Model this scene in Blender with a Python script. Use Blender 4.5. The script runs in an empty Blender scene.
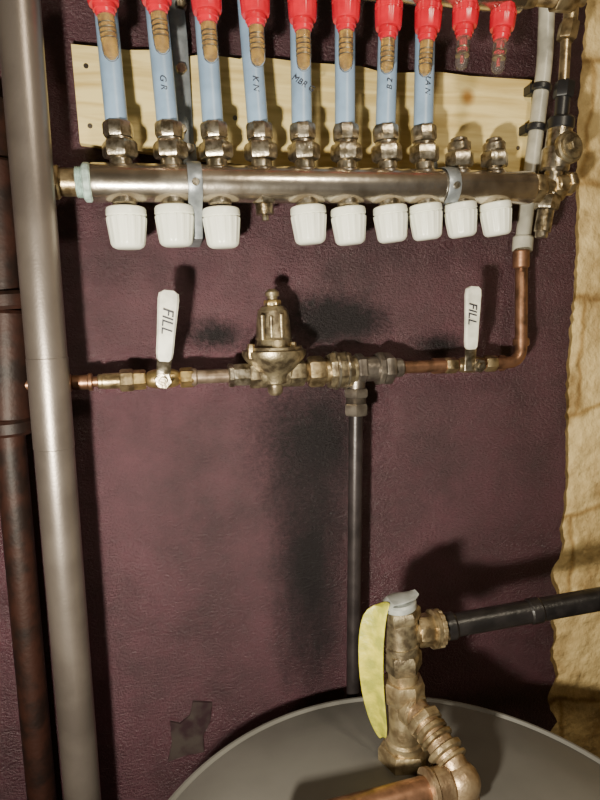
import bpy, bmesh, math, random
from mathutils import Vector, Matrix
random.seed(4)
F=578.0
CAM=Vector((0,-0.75,1.5))
yaw,pit,rol=math.radians(13.7),math.radians(8.7),math.radians(1.5)
fw=Vector((math.sin(yaw)*math.cos(pit),math.cos(yaw)*math.cos(pit),-math.sin(pit)))
r0=Vector((math.cos(yaw),-math.sin(yaw),0)); u0=r0.cross(fw)
rt=r0*math.cos(rol)-u0*math.sin(rol); up=u0*math.cos(rol)+r0*math.sin(rol)
def ray(px,py): return fw+rt*((px-300)/F)-up*((py-400)/F)
def U(px,py,d):
    v=ray(px,py); return CAM+v*((-d-CAM.y)/v.y)
def UZ(px,py,z):
    v=ray(px,py); return CAM+v*((z-CAM.z)/v.z)
def RP(rpx,P): return rpx*(P-CAM).dot(fw)/F
# ---------- materials
def newmat(name):
    m=bpy.data.materials.new(name); m.use_nodes=True
    nt=m.node_tree; b=nt.nodes['Principled BSDF']; return m,nt,b
def mat(name,col,rough=.5,metal=0,var=.25,scale=60,bump=.0,bscale=200,col2=None,trans=0,dist=.001,spec=None):
    m,nt,b=newmat(name); N=nt.nodes.new; L=nt.links.new
    tc=N('ShaderNodeTexCoord'); no=N('ShaderNodeTexNoise'); no.inputs['Scale'].default_value=scale; no.inputs['Detail'].default_value=6
    L(tc.outputs['Object'],no.inputs['Vector'])
    cr=N('ShaderNodeValToRGB'); cr.color_ramp.elements[0].position=.38; cr.color_ramp.elements[1].position=.6
    c2=col2 or tuple(c*(1-var) for c in col)
    cr.color_ramp.elements[0].color=(*c2,1); cr.color_ramp.elements[1].color=(*col,1)
    L(no.outputs['Fac'],cr.inputs['Fac']); L(cr.outputs['Color'],b.inputs['Base Color'])
    b.inputs['Roughness'].default_value=rough; b.inputs['Metallic'].default_value=metal
    if spec is not None: b.inputs['Specular IOR Level'].default_value=spec
    if trans: b.inputs['Transmission Weight'].default_value=trans
    if bump:
        n2=N('ShaderNodeTexNoise'); n2.inputs['Scale'].default_value=bscale; n2.inputs['Detail'].default_value=3
        L(tc.outputs['Object'],n2.inputs['Vector'])
        bp=N('ShaderNodeBump'); bp.inputs['Strength'].default_value=bump; bp.inputs['Distance'].default_value=dist
        L(n2.outputs['Fac'],bp.inputs['Height']); L(bp.outputs['Normal'],b.inputs['Normal'])
    return m
M={}
M['steel']=mat('manifold_stainless',(.70,.63,.54),.25,.97,.35,30,.3,90,col2=(.42,.36,.29))
M['chrome']=mat('nickel_plated',(.54,.48,.38),.28,.95,.5,130,.35,300,col2=(.22,.18,.12))
M['strap']=mat('zinc_strap',(.33,.36,.39),.4,.6,.3,90,.2,300)
M['brass']=mat('aged_brass',(.46,.36,.21),.36,.88,.5,90,.3,300,col2=(.18,.13,.07))
M['brassb']=mat('bright_brass',(.62,.46,.20),.33,.9,.4,90,.2,300,col2=(.30,.21,.09))
M['bronze']=mat('dull_bronze',(.36,.30,.19),.38,.85,.5,90,.35,400,col2=(.13,.10,.065))
M['copper']=mat('aged_copper',(.36,.19,.115),.38,.85,.5,60,.15,300,col2=(.16,.085,.05))
M['tarn']=mat('tarnished_copper_pipe',(.30,.23,.17),.42,.7,.4,50,.2,200,col2=(.14,.10,.07))
M['gpipe']=mat('galvanized_steel',(.23,.20,.17),.36,.8,.35,60,.3,250,col2=(.12,.10,.085))
M['riser']=mat('steel_riser',(.20,.17,.15),.36,.7,.35,14,.12,350,col2=(.145,.122,.108))
M['dpipe']=mat('dark_iron_pipe',(.045,.037,.038),.36,.5,.4,40,.2,250)
M['black']=mat('black_iron',(.014,.012,.012),.34,.2,.5,60,.3,300)
M['bplast']=mat('black_plastic',(.012,.012,.014),.4,0,.3)
M['rust']=mat('rusty_brown_pipe',(.024,.008,.005),.55,.1,.6,40,.4,200,col2=(.009,.004,.003),spec=.3)
M['white']=mat('white_plastic',(.86,.87,.76),.3,0,.06,30)
M['vinyl']=mat('white_vinyl_grip',(.70,.69,.60),.4,0,.3,60,.15,200)
M['red']=mat('red_plastic',(.62,.008,.028),.28,0,.2,60)
M['blue']=mat('blue_pex',(.25,.37,.54),.36,0,.18,40,.08,200)
M['pale']=mat('clear_grey_tube',(.42,.40,.33),.35,0,.35,40)
M['tape']=mat('teal_thread_tape',(.46,.60,.55),.5,0,.5,120,.3,300)
M['ink']=mat('marker_ink',(.015,.015,.03),.6,0,.1)
M['amber']=mat('amber_flow_fluid',(.85,.50,.05),.2,0,.5,110,col2=(.50,.26,.02))
M['tag']=mat('yellow_green_tag',(.48,.43,.045),.45,0,.35,60,.5,90,col2=(.26,.26,.035),dist=.004)
M['pewter']=mat('grey_lever',(.44,.46,.44),.4,.5,.3,col2=(.28,.29,.27))
M['lime']=mat('limescaled_bronze',(.44,.35,.21),.38,.8,.5,70,.5,250,col2=(.22,.16,.09))
M['crust']=mat('tarnished_brass_fitting',(.42,.31,.19),.40,.8,.5,70,.5,300,col2=(.22,.145,.085))
M['tank']=mat('tank_grey_enamel',(.13,.124,.112),.48,.1,.25,7,.12,60)
M['painted']=mat('greenish_old_paint',(.045,.035,.032),.4,0,.5,40,.5,120,col2=(.025,.013,.016))
g,nt,b=newmat('clear_sight_glass'); b.inputs['Base Color'].default_value=(.95,.92,.85,1)
b.inputs['Transmission Weight'].default_value=.95; b.inputs['Roughness'].default_value=.05; b.inputs['IOR'].default_value=1.1
M['glass']=g
def board_mat():
    m,nt,b=newmat('glossy_burgundy_paint'); N=nt.nodes.new; L=nt.links.new
    tc=N('ShaderNodeTexCoord')
    n1=N('ShaderNodeTexNoise'); n1.inputs['Scale'].default_value=6; n1.inputs['Detail'].default_value=12; n1.inputs['Roughness'].default_value=.78; L(tc.outputs['Object'],n1.inputs['Vector'])
    cr=N('ShaderNodeValToRGB'); cr.color_ramp.elements[0].position=.38; cr.color_ramp.elements[1].position=.64
    cr.color_ramp.elements[0].color=(.028,.0092,.0135,1); cr.color_ramp.elements[1].color=(.072,.0245,.0355,1)
    L(n1.outputs['Fac'],cr.inputs['Fac'])
    # shared fleck noise gives the painted shade a grainy, broken edge
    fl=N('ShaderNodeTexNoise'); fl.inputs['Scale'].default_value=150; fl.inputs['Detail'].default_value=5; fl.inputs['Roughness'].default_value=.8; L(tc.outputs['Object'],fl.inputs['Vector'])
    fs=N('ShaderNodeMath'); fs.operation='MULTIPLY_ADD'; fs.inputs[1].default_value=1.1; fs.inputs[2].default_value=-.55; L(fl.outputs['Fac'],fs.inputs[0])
    def shade_patch(px,py,sx,sz,nsc=16,zsq=1,lo=.75,hi=1.5):
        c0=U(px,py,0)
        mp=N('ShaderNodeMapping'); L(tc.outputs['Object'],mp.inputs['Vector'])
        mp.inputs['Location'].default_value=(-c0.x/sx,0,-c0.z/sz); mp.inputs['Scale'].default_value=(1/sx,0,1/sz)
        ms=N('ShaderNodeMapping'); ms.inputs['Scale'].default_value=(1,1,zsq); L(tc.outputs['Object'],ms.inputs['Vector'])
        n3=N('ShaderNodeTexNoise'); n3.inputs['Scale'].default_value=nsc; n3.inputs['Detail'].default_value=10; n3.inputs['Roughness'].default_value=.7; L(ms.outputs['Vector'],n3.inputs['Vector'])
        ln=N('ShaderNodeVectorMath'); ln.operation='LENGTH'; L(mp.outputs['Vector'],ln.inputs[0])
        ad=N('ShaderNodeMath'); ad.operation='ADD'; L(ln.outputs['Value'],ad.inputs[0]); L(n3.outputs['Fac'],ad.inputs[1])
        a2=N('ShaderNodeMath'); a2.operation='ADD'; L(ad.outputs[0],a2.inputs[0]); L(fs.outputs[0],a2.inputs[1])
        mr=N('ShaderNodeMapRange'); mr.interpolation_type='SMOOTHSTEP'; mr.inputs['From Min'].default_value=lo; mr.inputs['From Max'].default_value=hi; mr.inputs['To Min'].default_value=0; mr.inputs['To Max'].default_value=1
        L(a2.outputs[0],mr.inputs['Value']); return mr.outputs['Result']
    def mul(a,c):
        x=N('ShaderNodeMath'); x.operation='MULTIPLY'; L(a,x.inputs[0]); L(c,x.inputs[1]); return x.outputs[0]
    f=shade_patch(310,560,.085,.32,22,.35,.6,1.55)  # shadow streak below the regulator, painted into the board colour
    f=mul(f,shade_patch(315,440,.13,.12,20,.6,.6,1.5))
    f=mul(f,shade_patch(335,320,.11,.055,30,1,.8,1.45))  # from here on: shadows beside regulator and valves, darkened in the base colour
    f=mul(f,shade_patch(215,335,.07,.035,30,1,.6,1.4))
    f=mul(f,shade_patch(440,345,.07,.03,30,1,.6,1.4))
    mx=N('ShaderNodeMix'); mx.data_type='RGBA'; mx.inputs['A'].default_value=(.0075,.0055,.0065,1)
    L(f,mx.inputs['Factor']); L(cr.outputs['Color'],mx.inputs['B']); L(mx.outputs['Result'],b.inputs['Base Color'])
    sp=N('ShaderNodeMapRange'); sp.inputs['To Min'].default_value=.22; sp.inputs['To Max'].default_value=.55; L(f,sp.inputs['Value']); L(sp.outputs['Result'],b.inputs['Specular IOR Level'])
    b.inputs['Roughness'].default_value=.31
    m2=N('ShaderNodeMapping'); m2.inputs['Scale'].default_value=(1,1,1.4); L(tc.outputs['Object'],m2.inputs['Vector'])
    n2=N('ShaderNodeTexNoise'); n2.inputs['Scale'].default_value=210; n2.inputs['Detail'].default_value=4; n2.inputs['Roughness'].default_value=.7; L(m2.outputs['Vector'],n2.inputs['Vector'])
    bp=N('ShaderNodeBump'); bp.inputs['Strength'].default_value=1; bp.inputs['Distance'].default_value=.0034
    L(n2.outputs['Fac'],bp.inputs['Height']); L(bp.outputs['Normal'],b.inputs['Normal'])
    return m
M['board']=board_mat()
def wood_mat():
    m,nt,b=newmat('pine_plywood'); N=nt.nodes.new; L=nt.links.new
    tc=N('ShaderNodeTexCoord'); mp=N('ShaderNodeMapping'); mp.inputs['Scale'].default_value=(2.2,8,22); L(tc.outputs['Object'],mp.inputs['Vector'])
    n=N('ShaderNodeTexNoise'); n.inputs['Scale'].default_value=3; n.inputs['Detail'].default_value=7; n.inputs['Distortion'].default_value=.8; L(mp.outputs['Vector'],n.inputs['Vector'])
    cr=N('ShaderNodeValToRGB'); cr.color_ramp.elements[0].position=.3; cr.color_ramp.elements[1].position=.6
    cr.color_ramp.elements[0].color=(.52,.37,.12,1); cr.color_ramp.elements[1].color=(.82,.66,.29,1)
    L(n.outputs['Fac'],cr.inputs['Fac'])
    vo=N('ShaderNodeTexVoronoi'); vo.inputs['Scale'].default_value=9; L(tc.outputs['Object'],vo.inputs['Vector'])
    c2=N('ShaderNodeValToRGB'); c2.color_ramp.elements[0].position=.05; c2.color_ramp.elements[1].position=.13
    c2.color_ramp.elements[0].color=(.5,.32,.18,1); c2.color_ramp.elements[1].color=(1,1,1,1); L(vo.outputs['Distance'],c2.inputs['Fac'])
    mx=N('ShaderNodeMix'); mx.data_type='RGBA'; mx.blend_type='MULTIPLY'; mx.inputs['Factor'].default_value=1
    L(cr.outputs['Color'],mx.inputs['A']); L(c2.outputs['Color'],mx.inputs['B']); L(mx.outputs['Result'],b.inputs['Base Color'])
    b.inputs['Roughness'].default_value=.55; return m
M['wood']=wood_mat()
def wall_mat():
    m,nt,b=newmat('cream_rough_masonry'); N=nt.nodes.new; L=nt.links.new
    tc=N('ShaderNodeTexCoord')
    n=N('ShaderNodeTexNoise'); n.inputs['Scale'].default_value=11; n.inputs['Detail'].default_value=10; n.inputs['Roughness'].default_value=.65; L(tc.outputs['Object'],n.inputs['Vector'])
    cr=N('ShaderNodeValToRGB'); cr.color_ramp.elements[0].position=.34; cr.color_ramp.elements[1].position=.58
    cr.color_ramp.elements[0].color=(.30,.19,.07,1); cr.color_ramp.elements[1].color=(.74,.56,.26,1); L(n.outputs['Fac'],cr.inputs['Fac'])
    n4=N('ShaderNodeTexNoise'); n4.inputs['Scale'].default_value=12; n4.inputs['Detail'].default_value=3; L(tc.outputs['Object'],n4.inputs['Vector'])
    sc=N('ShaderNodeVectorMath'); sc.operation='SCALE'; sc.inputs['Scale'].default_value=.05; L(n4.outputs['Color'],sc.inputs[0])
    av=N('ShaderNodeVectorMath'); av.operation='ADD'; L(tc.outputs['Object'],av.inputs[0]); L(sc.outputs[0],av.inputs[1])
    mp=N('ShaderNodeMapping'); mp.inputs['Rotation'].default_value=(math.radians(90),0,0); L(av.outputs[0],mp.inputs['Vector'])
    br=N('ShaderNodeTexBrick'); br.inputs['Scale'].default_value=1; br.inputs['Brick Width'].default_value=.33; br.inputs['Row Height'].default_value=.17; br.inputs['Mortar Size'].default_value=.009; br.inputs['Mortar Smooth'].default_value=1
    br.inputs['Color1'].default_value=(1,1,1,1); br.inputs['Color2'].default_value=(.92,.90,.88,1); br.inputs['Mortar'].default_value=(.55,.47,.36,1)
    L(mp.outputs['Vector'],br.inputs['Vector'])
    mx=N('ShaderNodeMix'); mx.data_type='RGBA'; mx.blend_type='MULTIPLY'; mx.inputs['Factor'].default_value=1
    L(cr.outputs['Color'],mx.inputs['A']); L(br.outputs['Color'],mx.inputs['B']); L(mx.outputs['Result'],b.inputs['Base Color'])
    b.inputs['Roughness'].default_value=.85
    n2=N('ShaderNodeTexNoise'); n2.inputs['Scale'].default_value=35; n2.inputs['Detail'].default_value=8; L(tc.outputs['Object'],n2.inputs['Vector'])
    bp=N('ShaderNodeBump'); bp.inputs['Strength'].default_value=.9; bp.inputs['Distance'].default_value=.012
    L(n2.outputs['Fac'],bp.inputs['Height']); L(bp.outputs['Normal'],b.inputs['Normal']); return m
M['wall']=wall_mat()
M['floor']=mat('concrete_floor',(.25,.23,.20),.8,0,.3,8,.4,50)
M['ceil']=mat('joist_ceiling',(.22,.16,.10),.8,0,.3,8)
# ---------- mesh helpers
def parent(name,loc):
    e=bpy.data.objects.new(name,None); e.empty_display_size=.02; e.location=loc
    bpy.context.scene.collection.objects.link(e); return e
def mk(name,bm,mt,par=None,smooth=True,ang=35):
    bmesh.ops.recalc_face_normals(bm,faces=bm.faces)
    me=bpy.data.meshes.new(name); bm.to_mesh(me); bm.free()
    for p in me.polygons: p.use_smooth=smooth
    if smooth: me.set_sharp_from_angle(angle=math.radians(ang))
    me.materials.append(M[mt] if isinstance(mt,str) else mt)
    o=bpy.data.objects.new(name,me); bpy.context.scene.collection.objects.link(o)
    if par:
        o.parent=par; o.matrix_parent_inverse=Matrix.Translation(-par.location)
    return o
def frame(ax,hint=None):
    ax=ax.normalized(); h=Vector(hint) if hint else (Vector((0,-1,0)) if abs(ax.y)<.9 else Vector((0,0,1)))
    a=(h-ax*h.dot(ax)).normalized(); return a,ax.cross(a)
def rev(bm,P0,P1,prof,seg=32,ribs=0,ra=0,ph=0,rz=None):
    ax=P1-P0; a,b=frame(ax); rings=[]
    for t,r in prof:
        c=P0+ax*t; ring=[]
        rb=ribs and (rz is None or rz[0]<=t<=rz[1])
        for i in range(seg):
            th=2*math.pi*i/seg+ph; rr=r*(1+(ra*(1 if math.cos(th*ribs)>.1 else -1) if rb else 0))
            ring.append(bm.verts.new(c+a*(rr*math.cos(th))+b*(rr*math.sin(th))))
        rings.append(ring)
    for k in range(len(rings)-1):
        for i in range(seg):
            j=(i+1)%seg; bm.faces.new((rings[k][i],rings[k][j],rings[k+1][j],rings[k+1][i]))
    bm.faces.new(rings[0]); bm.faces.new(rings[-1])
def seg1(bm,A,B,r,kind='c'):
    L=(B-A).length; c=min(r*.16,L*.2)/L
    if kind=='c': rev(bm,A,B,[(0,r*.88),(c,r),(1-c,r),(1,r*.88)],28)
    elif kind=='p': rev(bm,A,B,[(0,r),(1,r)],28)
    elif kind=='h':
        rr=r*1.08; rev(bm,A,B,[(0,rr*.9),(c,rr),(1-c,rr),(1,rr*.9)],6,ph=.3)
    elif kind=='o': rev(bm,A,B,[(0,r*.92),(c,r),(1-c,r),(1,r*.92)],8,ph=.2)
    elif kind=='s': rev(bm,A,B,[(0,r*.5)]+[(.5-.5*math.cos(math.pi*k/10),max(r*.5,r*math.sin(math.pi*k/10)**.6)) for k in range(1,10)]+[(1,r*.5)],32)
    elif kind=='t':
        n=max(3,int(L/.0014)); pr=[]
        for k in range(n): pr+= [(k/n,r*.93),((k+.5)/n,r*1.02)]
        rev(bm,A,B,pr+[(1,r*.93)],24)
    elif kind=='k': rev(bm,A,B,[(0,r*.9),(c,r),(1-c,r),(1,r*.9)],96,16,.03)
def segs(name,lst,d,mt,par=None):
    bm=bmesh.new()
    for s in lst:
        x0,y0,x1,y1,r=s[:5]; k=s[5] if len(s)>5 else 'c'
        A=U(x0,y0,d); B=U(x1,y1,d); seg1(bm,A,B,RP(r,(A+B)/2),k)
    return mk(name,bm,mt,par)
def profpx(name,x0,y0,x1,y1,d,prof,mt,par=None,seg=40,**k):
    A=U(x0,y0,d);B=U(x1,y1,d); c=(A+B)/2; bm=bmesh.new()
    rev(bm,A,B,[(t,RP(r,c)) for t,r in prof],seg,**k); return mk(name,bm,mt,par)
def fillet(pts,rad,n=8):
    out=[pts[0]]
    for i in range(1,len(pts)-1):
        p=pts[i]; a=(pts[i-1]-p); b=(pts[i+1]-p); q=min(rad,a.length*.49,b.length*.49)
        A=p+a.normalized()*q; B=p+b.normalized()*q
        for k in range(n+1):
            t=k/n; out.append(A*(1-t)**2+p*2*t*(1-t)+B*t*t)
    out.append(pts[-1]); return out
def tube(name,pts,r,mt,par=None,rad=.02,seg=24,bm=None):
    own=bm is None; bm=bm or bmesh.new(); pts=fillet(pts,rad); rings=[]
    T=(pts[1]-pts[0]).normalized(); a,b=frame(T)
    for i,p in enumerate(pts):
        t=((pts[min(i+1,len(pts)-1)]-pts[max(i-1,0)])).normalized()
        a=(a-t*a.dot(t)).normalized(); b=t.cross(a)
        rings.append([bm.verts.new(p+a*(r*math.cos(2*math.pi*k/seg))+b*(r*math.sin(2*math.pi*k/seg))) for k in range(seg)])
    for q in range(len(rings)-1):
        for k in range(seg):
            j=(k+1)%seg; bm.faces.new((rings[q][k],rings[q][j],rings[q+1][j],rings[q+1][k]))
    bm.faces.new(rings[0]);bm.faces.new(rings[-1])
    if own: return mk(name,bm,mt,par)
def boxw(name,lo,hi,mt,par=None,bev=0):
    bm=bmesh.new(); bmesh.ops.create_cube(bm,size=1)
    lo=Vector(lo);hi=Vector(hi); s=hi-lo; c=(hi+lo)/2
    for v in bm.verts: v.co=Vector((v.co.x*s.x,v.co.y*s.y,v.co.z*s.z))+c
    if bev: bmesh.ops.bevel(bm,geom=bm.edges[:],offset=bev,segments=2,affect='EDGES')
    return mk(name,bm,mt,par,smooth=False)
def ribbon(name,spine,widths,wdir,th,mt,par=None,bev=True):
    bm=bmesh.new(); rings=[]; n=len(spine)
    for i,p in enumerate(spine):
        t=(spine[min(i+1,n-1)]-spine[max(i-1,0)]).normalized(); w=Vector(wdir); w=(w-t*w.dot(t)).normalized(); nn=t.cross(w)
        W=widths[i]/2; Hh=th/2; ring=[]
        for sx,sy in ((-1,-.4),(-.8,-1),(.8,-1),(1,-.4),(1,.4),(.8,1),(-.8,1),(-1,.4)):
            ring.append(bm.verts.new(p+w*(W*sx)+nn*(Hh*sy)))
        rings.append(ring)
    for q in range(n-1):
        for k in range(8):
            j=(k+1)%8; bm.faces.new((rings[q][k],rings[q][j],rings[q+1][j],rings[q+1][k]))
    bm.faces.new(rings[0]);bm.faces.new(rings[-1]); return mk(name,bm,mt,par)
def text(name,s,P,xd,size,nrm,par=None):
    cu=bpy.data.curves.new(name,'FONT'); cu.body=s; cu.size=size; cu.align_x='CENTER'; cu.align_y='CENTER'; cu.extrude=.0002; cu.shear=.25
    o=bpy.data.objects.new(name+'_t',cu); bpy.context.scene.collection.objects.link(o)
    bpy.context.view_layer.update()
    me=bpy.data.meshes.new_from_object(o); bpy.data.objects.remove(o)
    z=Vector(nrm).normalized(); x=(Vector(xd)-z*Vector(xd).dot(z)).normalized(); y=z.cross(x)
    me.transform(Matrix(((x.x,y.x,z.x,P.x),(x.y,y.y,z.y,P.y),(x.z,y.z,z.z,P.z),(0,0,0,1))))
    me.materials.clear(); me.materials.append(M['ink'])
    q=bpy.data.objects.new(name,me); bpy.context.scene.collection.objects.link(q)
    if par: q.parent=par; q.matrix_parent_inverse=Matrix.Translation(-par.location)
def plate(name,pts,d0,d1,mt,par=None):
    bm=bmesh.new(); vs=[U(x,y,d1) for x,y in pts]; f1=[bm.verts.new(v) for v in vs]; f2=[bm.verts.new((v.x,-d0,v.z)) for v in vs]
    bm.faces.new(f1); bm.faces.new(f2)
    for i in range(len(f1)): bm.faces.new((f1[i],f1[(i+1)%len(f1)],f2[(i+1)%len(f1)],f2[i]))
    return mk(name,bm,mt,par,smooth=False)
# ---------- room
WT=.018
boxw('wall_back',(-1.3,WT+.0005,0),(1.6,WT+.15,2.35),'wall')
boxw('floor',(-1.3,-2.2,-.1),(1.6,WT+.15,0),'floor')
boxw('ceiling',(-1.3,-2.2,2.35),(1.6,WT+.15,2.45),'ceil')
boxw('wall_right',(1.6,-2.2,0),(1.75,WT+.15,2.35),'wall')
boxw('wall_left',(-1.45,-2.2,0),(-1.3,WT+.15,2.35),'wall')
bx=U(567,400,0).x
bm=bmesh.new(); n=260; fr=[];bk=[]
zs=[2.15*i/n for i in range(n+1)]
for z in zs:
    j=bx+random.uniform(-.0018,.0018)+.003*math.sin(z*17)
    if z<1.2: j-= .009*min(1,(1.2-z)*8)*(abs(math.sin(z*31))+.6*math.sin(z*83))
    fr.append(bm.verts.new((j,0,z)));bk.append(bm.verts.new((j,WT,z)))
l=[bm.verts.new((-.75,0,zs[0])),bm.verts.new((-.75,0,zs[-1])),bm.verts.new((-.75,WT,zs[0])),bm.verts.new((-.75,WT,zs[-1]))]
bm.faces.new([l[0]]+fr+[l[1]]); bm.faces.new([l[2]]+bk+[l[3]])
for i in range(n): bm.faces.new((fr[i],fr[i+1],bk[i+1],bk[i]))
bm.faces.new((l[0],l[1],l[3],l[2])); bm.faces.new((l[0],fr[0],bk[0],l[2])); bm.faces.new((l[1],fr[-1],bk[-1],l[3]))
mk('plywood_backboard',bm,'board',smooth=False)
plate('pine_mounting_strip',[(71,44),(130,50),(178,50),(184,57),(205,54),(240,59),(246,55),(300,62),(360,66),(385,73),(440,72),(470,76),(532,80),(529,196),(300,172),(80,143)],0,.012,'wood')
bm=bmesh.new()
for x,y in ((86,66),(90,126),(235,118),(518,148)):
    c=U(x,y,.012); seg1(bm,c+Vector((0,.003,0)),c+Vector((0,-.001,0)),.0028,'c')
o=mk('strip_screws',bm,'gpipe'); o.parent=bpy.data.objects['pine_mounting_strip']
# ---------- return manifold (lower bar)
DM=.060
yb=lambda x:182.5+(x-88)*.0125
rm=parent('radiant_return_manifold',U(300,185,DM))
A=U(90,yb(90),DM);B=U(531,yb(531),DM)
bm=bmesh.new(); r=.0205
rev(bm,A,B,[(0,r*.8),(.004,r*.97),(.01,r),(.99,r),(.996,r*.97),(1,r*.8)],48); mk('bar',bm,'steel',rm)
segs('inlet_nipple',[(20,yb(20),50,yb(50),12,'c'),(48,yb(48),60,yb(60),17,'h'),(58,yb(58),80,yb(80),13.5,'c')],DM,'brass',rm)
segs('thread_tape',[(76,yb(76),84,yb(84),15,'t'),(83,yb(83),92,yb(92),19,'c')],DM,'tape',rm)
xt=[119,170,215,260,303,346,386,424,459,494]
xc=[127,175,222,266,309,349,391,426,461,496]
tt=[(99,-60),(150,-60),(200,-60),(243,-60),(299,-60),(345,-60),(391,-60),(427,-60)]
cy=[228,226,228,0,225,226,224,222,220,219]
for i in range(10):
    x=xt[i]; k=1-.022*i; yt=yb(x); bt=xc[i]
    def X(y): return x+(bt-x)*(y-140)/(88.0)
    seglist=[(X(yt-14),yt-14,X(yt-25),yt-25,11*k,'c'),(X(yt-25),yt-25,X(yt-41),yt-41,16.5*k,'h'),(X(yt-40),yt-40,X(yt-45),yt-45,12.5*k,'c'),(X(yt-45),yt-45,X(yt-60),yt-60,15*k,'o')]
    if i>=8: seglist=[(X(yt-8),yt-8,X(yt-20),yt-20,10*k,'c'),(X(yt-20),yt-20,X(yt-35),yt-35,16*k,'h'),(X(yt-35),yt-35,X(yt-45),yt-45,14*k,'c'),(X(yt-44),yt-44,X(yt-49),yt-49,10*k,'c')]
    segs('port_nut_%d'%(i+1),seglist,DM,'chrome',rm)
    y0=yt+13*k
    if i!=3:
        segs('valve_neck_%d'%(i+1),[(X(y0),y0,X(y0+9),y0+9,12.5*k,'c')],DM,'chrome',rm)
    else:
        segs('valve_stem',[(X(y0-2),y0-2,X(y0+7),y0+7,12,'h'),(X(y0+7),y0+7,X(y0+18),y0+18,9,'t'),(X(y0+18),y0+18,X(y0+24),y0+24,3.5,'c')],DM,'chrome',rm)
bm=bmesh.new()
for i in range(10):
    c=U(xt[i]+(xc[i]-xt[i])*.45,yb(xt[i])-14,DM); seg1(bm,c-Vector((0,0,.006)),c+Vector((0,0,.003)),.014,'c')
mk('port_saddles',bm,'steel',rm)
for i in range(10):
    if i==3: continue
    k=1-.022*i; x=xc[i]; h=21.5*k*.97
    profpx('white_valve_cap',x-1.2,cy[i]-h,x+1.6,cy[i]+h,DM,[(0,16*k),(.03,18.6*k),(.07,19.4*k),(.20,19.6*k),(.22,18.3*k),(.25,18.3*k),(.26,19.3*k),(.32,19.2*k),(.84,16.8*k),(.90,16.6*k),(.96,15.0*k),(1,12*k)],'white',seg=128,ribs=16,ra=.016,rz=(.255,.87))
words=['MBR','G R','OFC','K N','MBR G','DIN','B 2','LA N']
for i in range(8):
    x=xt[i]; yt=yb(x)
    A=U(x-1,yt-45,DM); B=U(tt[i][0],tt[i][1],DM-.012); B2=B+(B-A).normalized()*.25; B2=Vector((B2.x,-.045,B2.z))
    p=parent('blue_pex_tube',A)
    tube('pipe',[A,B,B2],.0119,'blue',p)
    if i in(1,3,4,6,7):
        P=A.lerp(B,.27); axd=(A-B).normalized()
        text('marking',words[i],P+Vector((-.001,-.0121,0)),axd if i%2 else Vector((1,0,-.5)) if i==4 else -axd,.0095,(0,-1,0),p)
# supply manifold (upper), mostly above the frame
DS=.105
ys=lambda x:-48+(x-90)*.098
sm=parent('radiant_supply_manifold',U(300,ys(300),DS))
A=U(80,ys(80),DS);B=U(522,ys(522),DS); bm=bmesh.new(); rev(bm,A,B,[(0,.016),(.005,.0195),(.995,.0195),(1,.016)],40); mk('bar',bm,'steel',sm)
segs('end_fitting',[(520,ys(520),534,ys(534),12,'h'),(533,ys(533),556,ys(556),9,'t'),(554,ys(554),574,ys(574),12,'h'),(570,ys(570),584,ys(584),6,'c')],DS,'brass',sm)
fx=[(105,12,60),(158,10,53),(208,20,62),(256,23,66),(303,28,70),(346,28,71),(388,36,73),(427,38,76),(464,34,69),(501,37,73)]
for i,(x,yr,yg) in enumerate(fx):
    k=1-.025*i
    p=parent('flow_meter',U(x,yr,DS)); yt=ys(x)+12
    XX=lambda y:x+(yr-y)*((x-340)*.00065)
    yc=yr-7
    profpx('red_cap',XX(yt),yt,XX(yc),yc,DS,[(0,14*k),(.30,15*k),(.31,16*k),(.45,16.2*k),(.46,15.2*k),(.52,15.2*k),(.53,16*k),(.93,15.5*k),(1,14.6*k)],'red',p,seg=96,ribs=14,ra=.022,rz=(.3,.9))
    profpx('red_collar',XX(yc-1),yc-1,XX(yr+4),yr+4,DS,[(0,11*k),(.55,11.5*k),(.6,10*k),(.9,9.6*k),(1,8*k)],'red',p)
    profpx('sight_glass',XX(yr+3),yr+3,XX(yg),yg,DS,[(0,8.4*k),(.8,8.2*k),(.93,7*k),(1,4*k)],'glass',p,seg=28)
    if i<8:
        profpx('fluid',XX(yr+4),yr+4,XX(yg-2),yg-2,DS,[(0,7.2*k),(.5,7.2*k),(.9,6.4*k),(1,3.4*k)],'amber',p,seg=24)
    segs('scale_rings',[(XX(yy),yy,XX(yy+.8),yy+.8,8.7*k,'p') for yy in ((yr+12,yr+17,yr+22,yr+27) if i<8 else (yr+14,yr+21))],DS,'bronze',p)
    if i>7: segs('plunger',[(XX(yr+4),yr+4,XX(yr+14),yr+14,4.5*k,'c'),(XX(yr+14),yr+14,XX(yr+18),yr+18,6.3*k,'c'),(XX(yr+18),yr+18,XX(yr+29),yr+29,2*k,'c')],DS,'red',p)
    segs('stem',[(XX(yt-4),yt-4,XX(yt+3),yt+3,9*k,'c')],DS,'brass',p)
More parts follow.
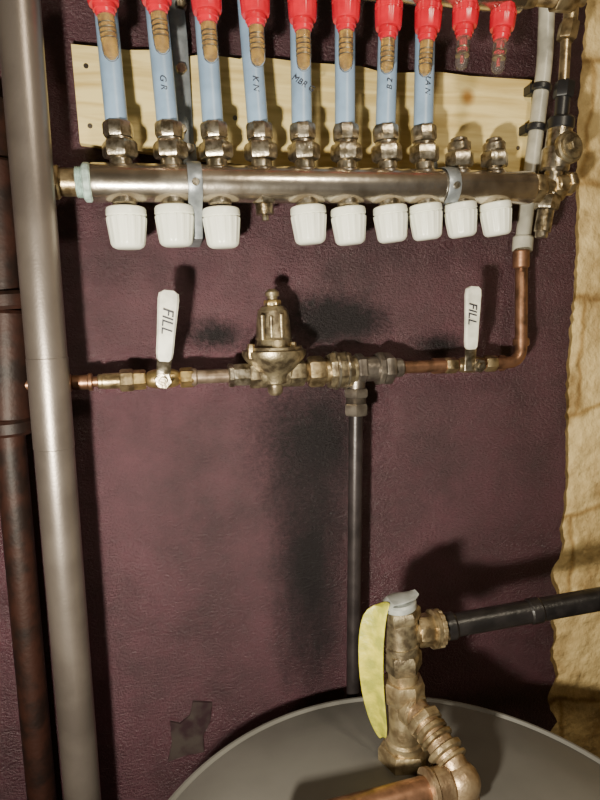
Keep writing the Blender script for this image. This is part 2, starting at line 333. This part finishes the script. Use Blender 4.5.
# brackets
def bracket(x,y0,y1,wt,yv):
    pc=U(x,yb(x),DM); p=parent('manifold_bracket',pc); W=RP(wt,pc); r=.0225; sp=[]
    zt=U(x,y0,.02).z
    sp.append(Vector((pc.x,-.0135,zt))); sp.append(Vector((pc.x,-.020,pc.z+r+.006)))
    for k in range(0,11):
        a=math.radians(k*15); sp.append(Vector((pc.x,pc.y-r*math.sin(a),pc.z+r*math.cos(a))))
    sp.append(Vector((U(x+1,yv,.058).x,-.060,U(x+1,yv,.058).z))); q=U(x+2,y1,.05); sp.append(q); sp.append(Vector((q.x,-.002,q.z-.004)))
    ribbon('strap',sp,[W]*len(sp),(1,0,0),.0024,'strap',p)
    bm=bmesh.new(); z=zt-.006
    seg1(bm,Vector((pc.x,-.012,z)),Vector((pc.x,-.021,z)),.006,'h')
    c=Vector((pc.x,pc.y-r,pc.z-.003)); seg1(bm,c,c+Vector((0,-.004,0)),.004,'c')
    mk('bolts',bm,'chrome',p)
bracket(194,143,238,14,212)
bracket(447,152,206,13,203)
pc=U(180,40,.03); p=parent('galvanized_strap',pc)
ribbon('strap',[Vector((pc.x-.004,-.02,U(176,-60,.03).z)),Vector((pc.x,-.022,pc.z)),Vector((pc.x+.002,-.0145,U(184,148,.015).z))],[.018,.018,.018],(1,0,0),.0025,'strap',p)
bm=bmesh.new()
for yy in (5,70,130):
    q=U(181,yy,.02); seg1(bm,Vector((q.x,-.012,q.z)),Vector((q.x,-.027,q.z)),.006,'h')
mk('bolts',bm,'chrome',p)
# ---------- right end of return manifold
ev=parent('brass_air_vent',U(550,185,DM))
segs('union',[(529,yb(529),541,yb(541),14,'h'),(540,yb(540),552,yb(552),10,'c'),(550,yb(550),562,yb(562),12,'h'),(561,yb(561),571,yb(571),7,'c')],DM,'brass',ev)
segs('body',[(560,128,557,150,12,'c'),(557,148,554,172,14,'c'),(554,168,550,200,9,'c'),(549,196,546,210,11,'h'),(546,210,542,232,8,'t'),(542,230,541,238,6,'c')],DM,'chrome',ev)
bm=bmesh.new(); c=U(560,152,DM); n_=Vector((.10,-1,.12)).normalized()
seg1(bm,c+n_*.010,c+n_*.020,RP(15.5,c),'c'); seg1(bm,c+n_*.019,c+n_*.023,RP(12,c),'c'); seg1(bm,c+n_*.022,c+n_*.029,RP(6,c),'h'); mk('face_plug',bm,'bronze',ev)
segs('top_cap',[(563,96,560,126,7,'c'),(561,118,560,131,13,'c'),(565,82,563,98,9,'h')],DM,'bplast',ev)
segs('tee_arm',[(556,184,572,182,8,'c'),(566,183,573,182,10,'h')],DM+.008,'brass',ev)
segs('upper_union',[(570,22,566,40,9,'h'),(566,40,563,92,5,'c'),(572,0,570,22,7,'c')],DM,'brass',ev)
p=parent('clear_fill_tube',U(530,180,.03))
tube('tube',[U(549,-60,.035),U(545,60,.03),U(522,246,.03)],RP(7.5,U(530,180,.03)),'pale',p)
segs('end_sleeve',[(523.5,236,522,252,10,'c')],.03,'pale',p)
for (x,y) in ((541,88),(536,128)):
    q=parent('black_pipe_clip',U(x,y,.03)); segs('ring',[(x+.6,y-3,x-.6,y+4,10,'c')],.03,'bplast',q)
    c=U(x,y,.03); boxw('pad',(c.x-.014,-.0275,c.z-.006),(c.x-.002,-.0,c.z+.006),'bplast',q,.001)
# ---------- valve train
DL=.05
yl=lambda x:386-.046*x
def H(lst): return [(a,yl(a),b,yl(b),r,k) for a,b,r,k in lst]
p=parent('copper_supply_pipe',U(90,yl(90),DL))
segs('pipe',H([(-10,100,5.5,'p')]),DL,'copper',p)
segs('couplings',H([(66,72,9,'c'),(72,90,7.5,'c'),(88,93,9,'c')]),DL,'copper',p)
segs('adapter',H([(98,103,7.5,'c'),(102,122,8,'c'),(120,134,10.5,'h')]),DL,'brass',p)
def ballvalve(x,w,htop,hx,hw,word,bmat):
    P=U(x,yl(x),DL); p=parent('ball_valve',P); u=w/40
    segs('body',H([(x-w*.9,x-w*.5,11*u,'h'),(x-w*.55,x+w*.55,12*u,'s'),(x+w*.5,x+w*.9,11*u,'h')]),DL,bmat,p)
    bm=bmesh.new(); f=Vector((0,-1,0))
    seg1(bm,P,P+f*.020,RP(8*u,P),'c'); seg1(bm,P+f*.018,P+f*.026,RP(9.5*u,P),'h'); seg1(bm,P+f*.026,P+f*.031,RP(4.5*u,P),'t'); mk('stem',bm,'chrome',p)
    y0=yl(x); d0=DL+.024
    def Q(t,dd): return U(x+(hx-x)*t,y0-(y0-htop)*t,d0+dd)
    sp=[Q(-.08,0),Q(.08,0),Q(.16,.004),Q(.24,.012),Q(.35,.016)]
    ribbon('lever',sp,[RP(hw*.75,P)]*5,(1,0,0),.003,'chrome',p)
    sp=[Q(t,.016+.004*math.sin(t*3)) for t in (.20,.23,.3,.5,.7,.9,.97,1.0)]
    ww=[hw*.55,hw*.8,hw*.88,hw*.92,hw,hw*1.08,hw*1.0,hw*.6]
    ribbon('grip',sp,[RP(q,P) for q in ww],(1,0,0),.008,'vinyl',p)
    a,b=Q(.3,0),Q(.9,0); dr=(a-b).normalized()
    text('label',word,Q(.66,.0245),dr,RP(hw*.8,P),(0,-1,0),p)
ballvalve(163,34,291,169,18,'FILL',"brassb")
ballvalve(470,28,287,473.5,15,'FILL',"brass")
p=parent('brass_nipple',U(210,yl(210),DL))
segs('pipe',H([(193,232,7,'p'),(190,197,9,'c')]),DL,'tarn',p)
segs('adapter',H([(228,234,11,'h'),(233,252,11.5,'o')]),DL,'chrome',p)
p=parent('pressure_reducing_valve',U(272,350,DL))
profpx('body_and_bonnet',275.5,395,272,289,DL+.004,[(0,5),(.03,7.5),(.10,8),(.12,13),(.2,15),(.26,21),(.34,29),(.385,32),(.43,32),(.44,28.5),(.465,28),(.47,20),(.53,18),(.54,19),(.56,17.5),(.70,16.5),(.80,15),(.84,11),(.845,8),(.87,8),(.875,5),(.93,5),(.935,7),(.97,7),(1,3.5)],'bronze',p,seg=48)
segs('flange_bolts',[(251,359,251,344,3.2,'h'),(293,357,293,342,3.2,'h'),(272,362,272,346,3.5,'h')],DL+.022,'brass',p)
segs('bonnet_ribs',[(263,340,262,315,2.6,'c'),(282,339,281,314,2.6,'c'),(272,340,271,316,2.2,'c')],DL+.022,'bronze',p)
segs('ports',H([(249,262,13,'h'),(284,304,13,'h'),(258,290,14,'c')]),DL,'bronze',p)
segs('adjusting_screw',[(272.4,303,272,291,4,'t'),(272.5,306,272.3,300,8,'h')],DL+.004,'brassb',p)
p=parent('pipe_union',U(328,yl(328),DL))
segs('nuts',H([(302,312,10,'t'),(308,324,14.5,'h'),(323,330,12,'c')]),DL,'brass',p)
segs('large_nut',H([(328,350,18.5,'o'),(348,356,14,'c')]),DL,'bronze',p)
segs('union_collar',H([(333,337,19.3,'c'),(343,346,18.8,'c')]),DL,'chrome',p)
p=parent('tee_fitting',U(365,yl(365),DL))
segs('run',H([(355,364,15,'h'),(362,378,12.5,'c'),(376,382,17,'o'),(382,392,15,'h'),(391,402,9.5,'c')]),DL,'gpipe',p)
segs('branch',[(357,372,356,392,9,'c'),(356,388,356,397,12,'h'),(356,396,356,404,10,'t'),(356,403,356,415,11.5,'h')],DL,'gpipe',p)
p=parent('drain_pipe',U(354,550,DL)); q0=U(353,693,DL)
tube('pipe',[U(356,412,DL),q0,Vector((q0.x,q0.y,0))],RP(7,U(356,500,DL)),'dpipe',p)
p=parent('copper_fill_pipe',U(500,yl(500),DL)); c=U(521,360,DL); rr=RP(6,c)
e2=U(521.5,252,.034)
tube('pipe',[U(395,yl(395),DL),U(521,yl(521),DL),e2],rr,'copper',p,rad=.022)
segs('joints',H([(398,404,8,'c'),(432,447,8,'c'),(488,496,8,'c'),(499,504,8,'c')])+[(521,346,521,338,8,'c'),(521,268,521.3,250,8,'c')],DL-.006,'copper',p)
# ---------- tall steel pipe on the left
DG=.100; A=U(18,0,DG);B=U(83,800,DG); dr=(B-A)/(B.z-A.z)
p=parent('steel_riser_pipe',A)
bm=bmesh.new(); rr=.0202
seg1(bm,A+dr*(2.35-A.z),A+dr*(0-A.z),rr,'p'); mk('pipe',bm,'riser',p)
bm=bmesh.new(); C=U(47,355,DG);D=U(54.5,450,DG); seg1(bm,C,D,rr*1.025,'c'); mk('sleeve',bm,'riser',p)
p=parent('rusty_drain_pipe',U(25,600,.04)); q0=U(42,800,.04)
tube('pipe',[U(-8,100,.04),U(8,420,.04),q0,Vector((q0.x+.01,q0.y,0))],RP(14,U(25,600,.04)),'rust',p)
segs('hub',[(4,292,7,310,24,'c'),(6,310,10,420,20,'c'),(9,418,11,434,23,'c'),(-2,160,4,296,16,'c')],.045,'rust',p)
plate('painted_wall_plate',[(170,722),(180,724),(190,716),(193,702),(212,703),(210,722),(203,736),(204,752),(184,756),(168,762),(172,744)],0,.0035,'painted')
# ---------- tank
zt=U(372,695,.08).z
p1,p2,p3=U(372,697,.08),UZ(166,800,zt),UZ(600,757,zt)
def circ(a,b,c):
    d=2*(a.x*(b.y-c.y)+b.x*(c.y-a.y)+c.x*(a.y-b.y)); A,B,C=[v.x**2+v.y**2 for v in (a,b,c)]
    ux=(A*(b.y-c.y)+B*(c.y-a.y)+C*(a.y-b.y))/d; uy=(A*(c.x-b.x)+B*(a.x-c.x)+C*(b.x-a.x))/d
    return Vector((ux,uy,0)),math.hypot(a.x-ux,a.y-uy)
tc,tr=circ(p1,p2,p3)
tk=parent('water_storage_tank',Vector((tc.x,tc.y,zt)))
bm=bmesh.new()
prof=[(0,tr*.9),(.02,tr*.93),(.03,tr*.995)]+[(1-.022,tr*.995),(1-.02,tr*1.0),(1-.003,tr*1.0),(1,tr*.994),(1.0,tr*.985),(.997,tr*.975),(.999,tr*.95),(1.006,tr*.75),(1.011,tr*.4),(1.012,tr*.02)]
rev(bm,Vector((tc.x,tc.y,0)),Vector((tc.x,tc.y,zt)),prof,128); mk('shell',bm,'tank',tk,ang=25)
# ---------- relief valve stack on the tank
base=UZ(404,757,zt+.01); DT=-base.y
rv=parent('pressure_relief_valve',base)
segs('base_nut',[(404,772,404,744,24,'h'),(404,746,404,736,19,'c')],DT,'lime',rv)
segs('riser',[(404,742,403,690,17,'c'),(403,698,403,678,21.5,'o'),(403,681,402,662,15,'c')],DT,'lime',rv)
segs('valve_body',[(402,668,401,650,19,'h'),(402,654,400,612,17,'c'),(401,619,400,607,19,'h'),(401.5,645,401,641,18.3,'c')],DT,'bronze',rv)
segs('outlet',[(400,633,418,631,12,'c'),(416,631,432,629,16,'o'),(430,629,436,628.5,19,'c')],DT,'brass',rv)
segs('outlet_nut',[(435,628.5,441,628,18,'k'),(440,628,448,627,13,'c')],DT,'lime',rv)
segs('spring_cap',[(400,608,399,600,17,'c'),(399,601,399,597,9,'c')],DT,'pewter',rv)
c=U(400,597,DT)
ribbon('test_lever',[c+Vector((-.018,-.004,-.007)),c+Vector((-.013,-.004,-.001)),c+Vector((0,-.004,.001)),c+Vector((.012,-.004,.002)),c+Vector((.018,-.004,.005))],[.016,.02,.022,.018,.010],(0,1,0),.003,'pewter',rv)
p=parent('black_discharge_pipe',U(520,612,DT))
A=U(444,627,DT);B=U(610,597,DT+.03); B2=A+(B-A)*2.2
tube('pipe',[A,B,B2],.0128,'black',p)
bm=bmesh.new(); C=A.lerp(B,.50); seg1(bm,A,A.lerp(B,.07),.0150,'c'); seg1(bm,C,A.lerp(B,.58),.0142,'c'); mk('couplings',bm,'black',p)
p=parent('brass_outlet_elbow',U(430,720,DT))
Q=[U(402,700,DT),U(418,712,DT+.02),U(434,735,DT+.045),U(456,768,DT+.075),U(466,800,DT+.085)]
tube('elbow',Q,.0145,'crust',p,rad=.02)
bm=bmesh.new()
for a,b,t0,t1,r,k in ((0,1,.35,.95,.0190,'c'),(1,2,.25,.60,.0205,'o'),(2,3,.40,.62,.0195,'c')):
    seg1(bm,Q[a].lerp(Q[b],t0),Q[a].lerp(Q[b],t1),r,k)
mk('rings',bm,'lime',p)
bm=bmesh.new()
for a,b,t0,t1,r,k in ((1,2,.75,1.0,.0180,'c'),(2,3,.05,.22,.0185,'c'),(2,3,.72,.84,.0185,'c')):
    seg1(bm,Q[a].lerp(Q[b],t0),Q[a].lerp(Q[b],t1),r,k)
mk('joint_rings',bm,'brass',p)
E=U(460,782,DT+.080); E2=U(340,814,DT+.09)
bm=bmesh.new(); bmesh.ops.create_uvsphere(bm,u_segments=24,v_segments=16,radius=.0205,matrix=Matrix.Translation(E)); mk('elbow_body',bm,'crust',p)
bm=bmesh.new(); seg1(bm,E.lerp(E2,.10),E.lerp(E2,.26),.0185,'c'); seg1(bm,E.lerp(E2,.24),E.lerp(E2,.30),.0205,'c'); mk('socket',bm,'crust',p)
tube('copper_run',[E,E2,E2+(E2-E)*.5],.0135,'copper',p)
# tag
L_=[(386,601),(372,605),(362,613),(358,634),(358,665),(361,692),(367,716),(374,732),(381,741)]
R_=[(390,603),(388,610),(386,620),(384,640),(383,665),(384,695),(386,715),(387,730),(386,740)]
bm=bmesh.new(); ra=[]
for q,((a,b),(c,d)) in enumerate(zip(L_,R_)):
    A=U(a,b,DT-.006+.003*math.sin(q*1.9));B=U(c,d,DT+.012); row=[]
    for k in range(5):
        t=k/4; row.append(bm.verts.new(A.lerp(B,t)+Vector((0,.004*math.sin(math.pi*t),0))))
    ra.append(row)
for i in range(len(ra)-1):
    for k in range(4): bm.faces.new((ra[i][k],ra[i][k+1],ra[i+1][k+1],ra[i+1][k]))
o=mk('yellow_warning_tag',bm,'tag'); s=o.modifiers.new('s','SOLIDIFY'); s.thickness=.0012; s=o.modifiers.new('b','SUBSURF'); s.levels=1; s.render_levels=1
# ---------- lights
def area(name,loc,tgt,size,power,col):
    l=bpy.data.lights.new(name,'AREA'); l.size=size; l.energy=power; l.color=col; l.shape='DISK'
    o=bpy.data.objects.new(name,l); bpy.context.scene.collection.objects.link(o); o.location=loc
    o.rotation_euler=(Vector(tgt)-Vector(loc)).to_track_quat('-Z','Y').to_euler(); return o
area('work_lamp',(-.15,-.70,1.30),(.2,0,1.50),.05,16,(1,.93,.76))
area('overhead_fill',(.35,-.95,2.1),(.3,0,1.5),.12,5,(1,.88,.66))  # unseen fill light added from above to lift the scene
w=bpy.data.worlds.new('world'); bpy.context.scene.world=w; w.use_nodes=True
w.node_tree.nodes['Background'].inputs[0].default_value=(.85,.8,.8,1); w.node_tree.nodes['Background'].inputs[1].default_value=.07
# ---------- camera
cd=bpy.data.cameras.new('camera'); cd.sensor_width=36; cd.lens=36*F/800; cd.clip_start=.01
co=bpy.data.objects.new('camera',cd); bpy.context.scene.collection.objects.link(co)
b_=-fw
co.matrix_world=Matrix(((rt.x,up.x,b_.x,CAM.x),(rt.y,up.y,b_.y,CAM.y),(rt.z,up.z,b_.z,CAM.z),(0,0,0,1)))
bpy.context.scene.camera=co
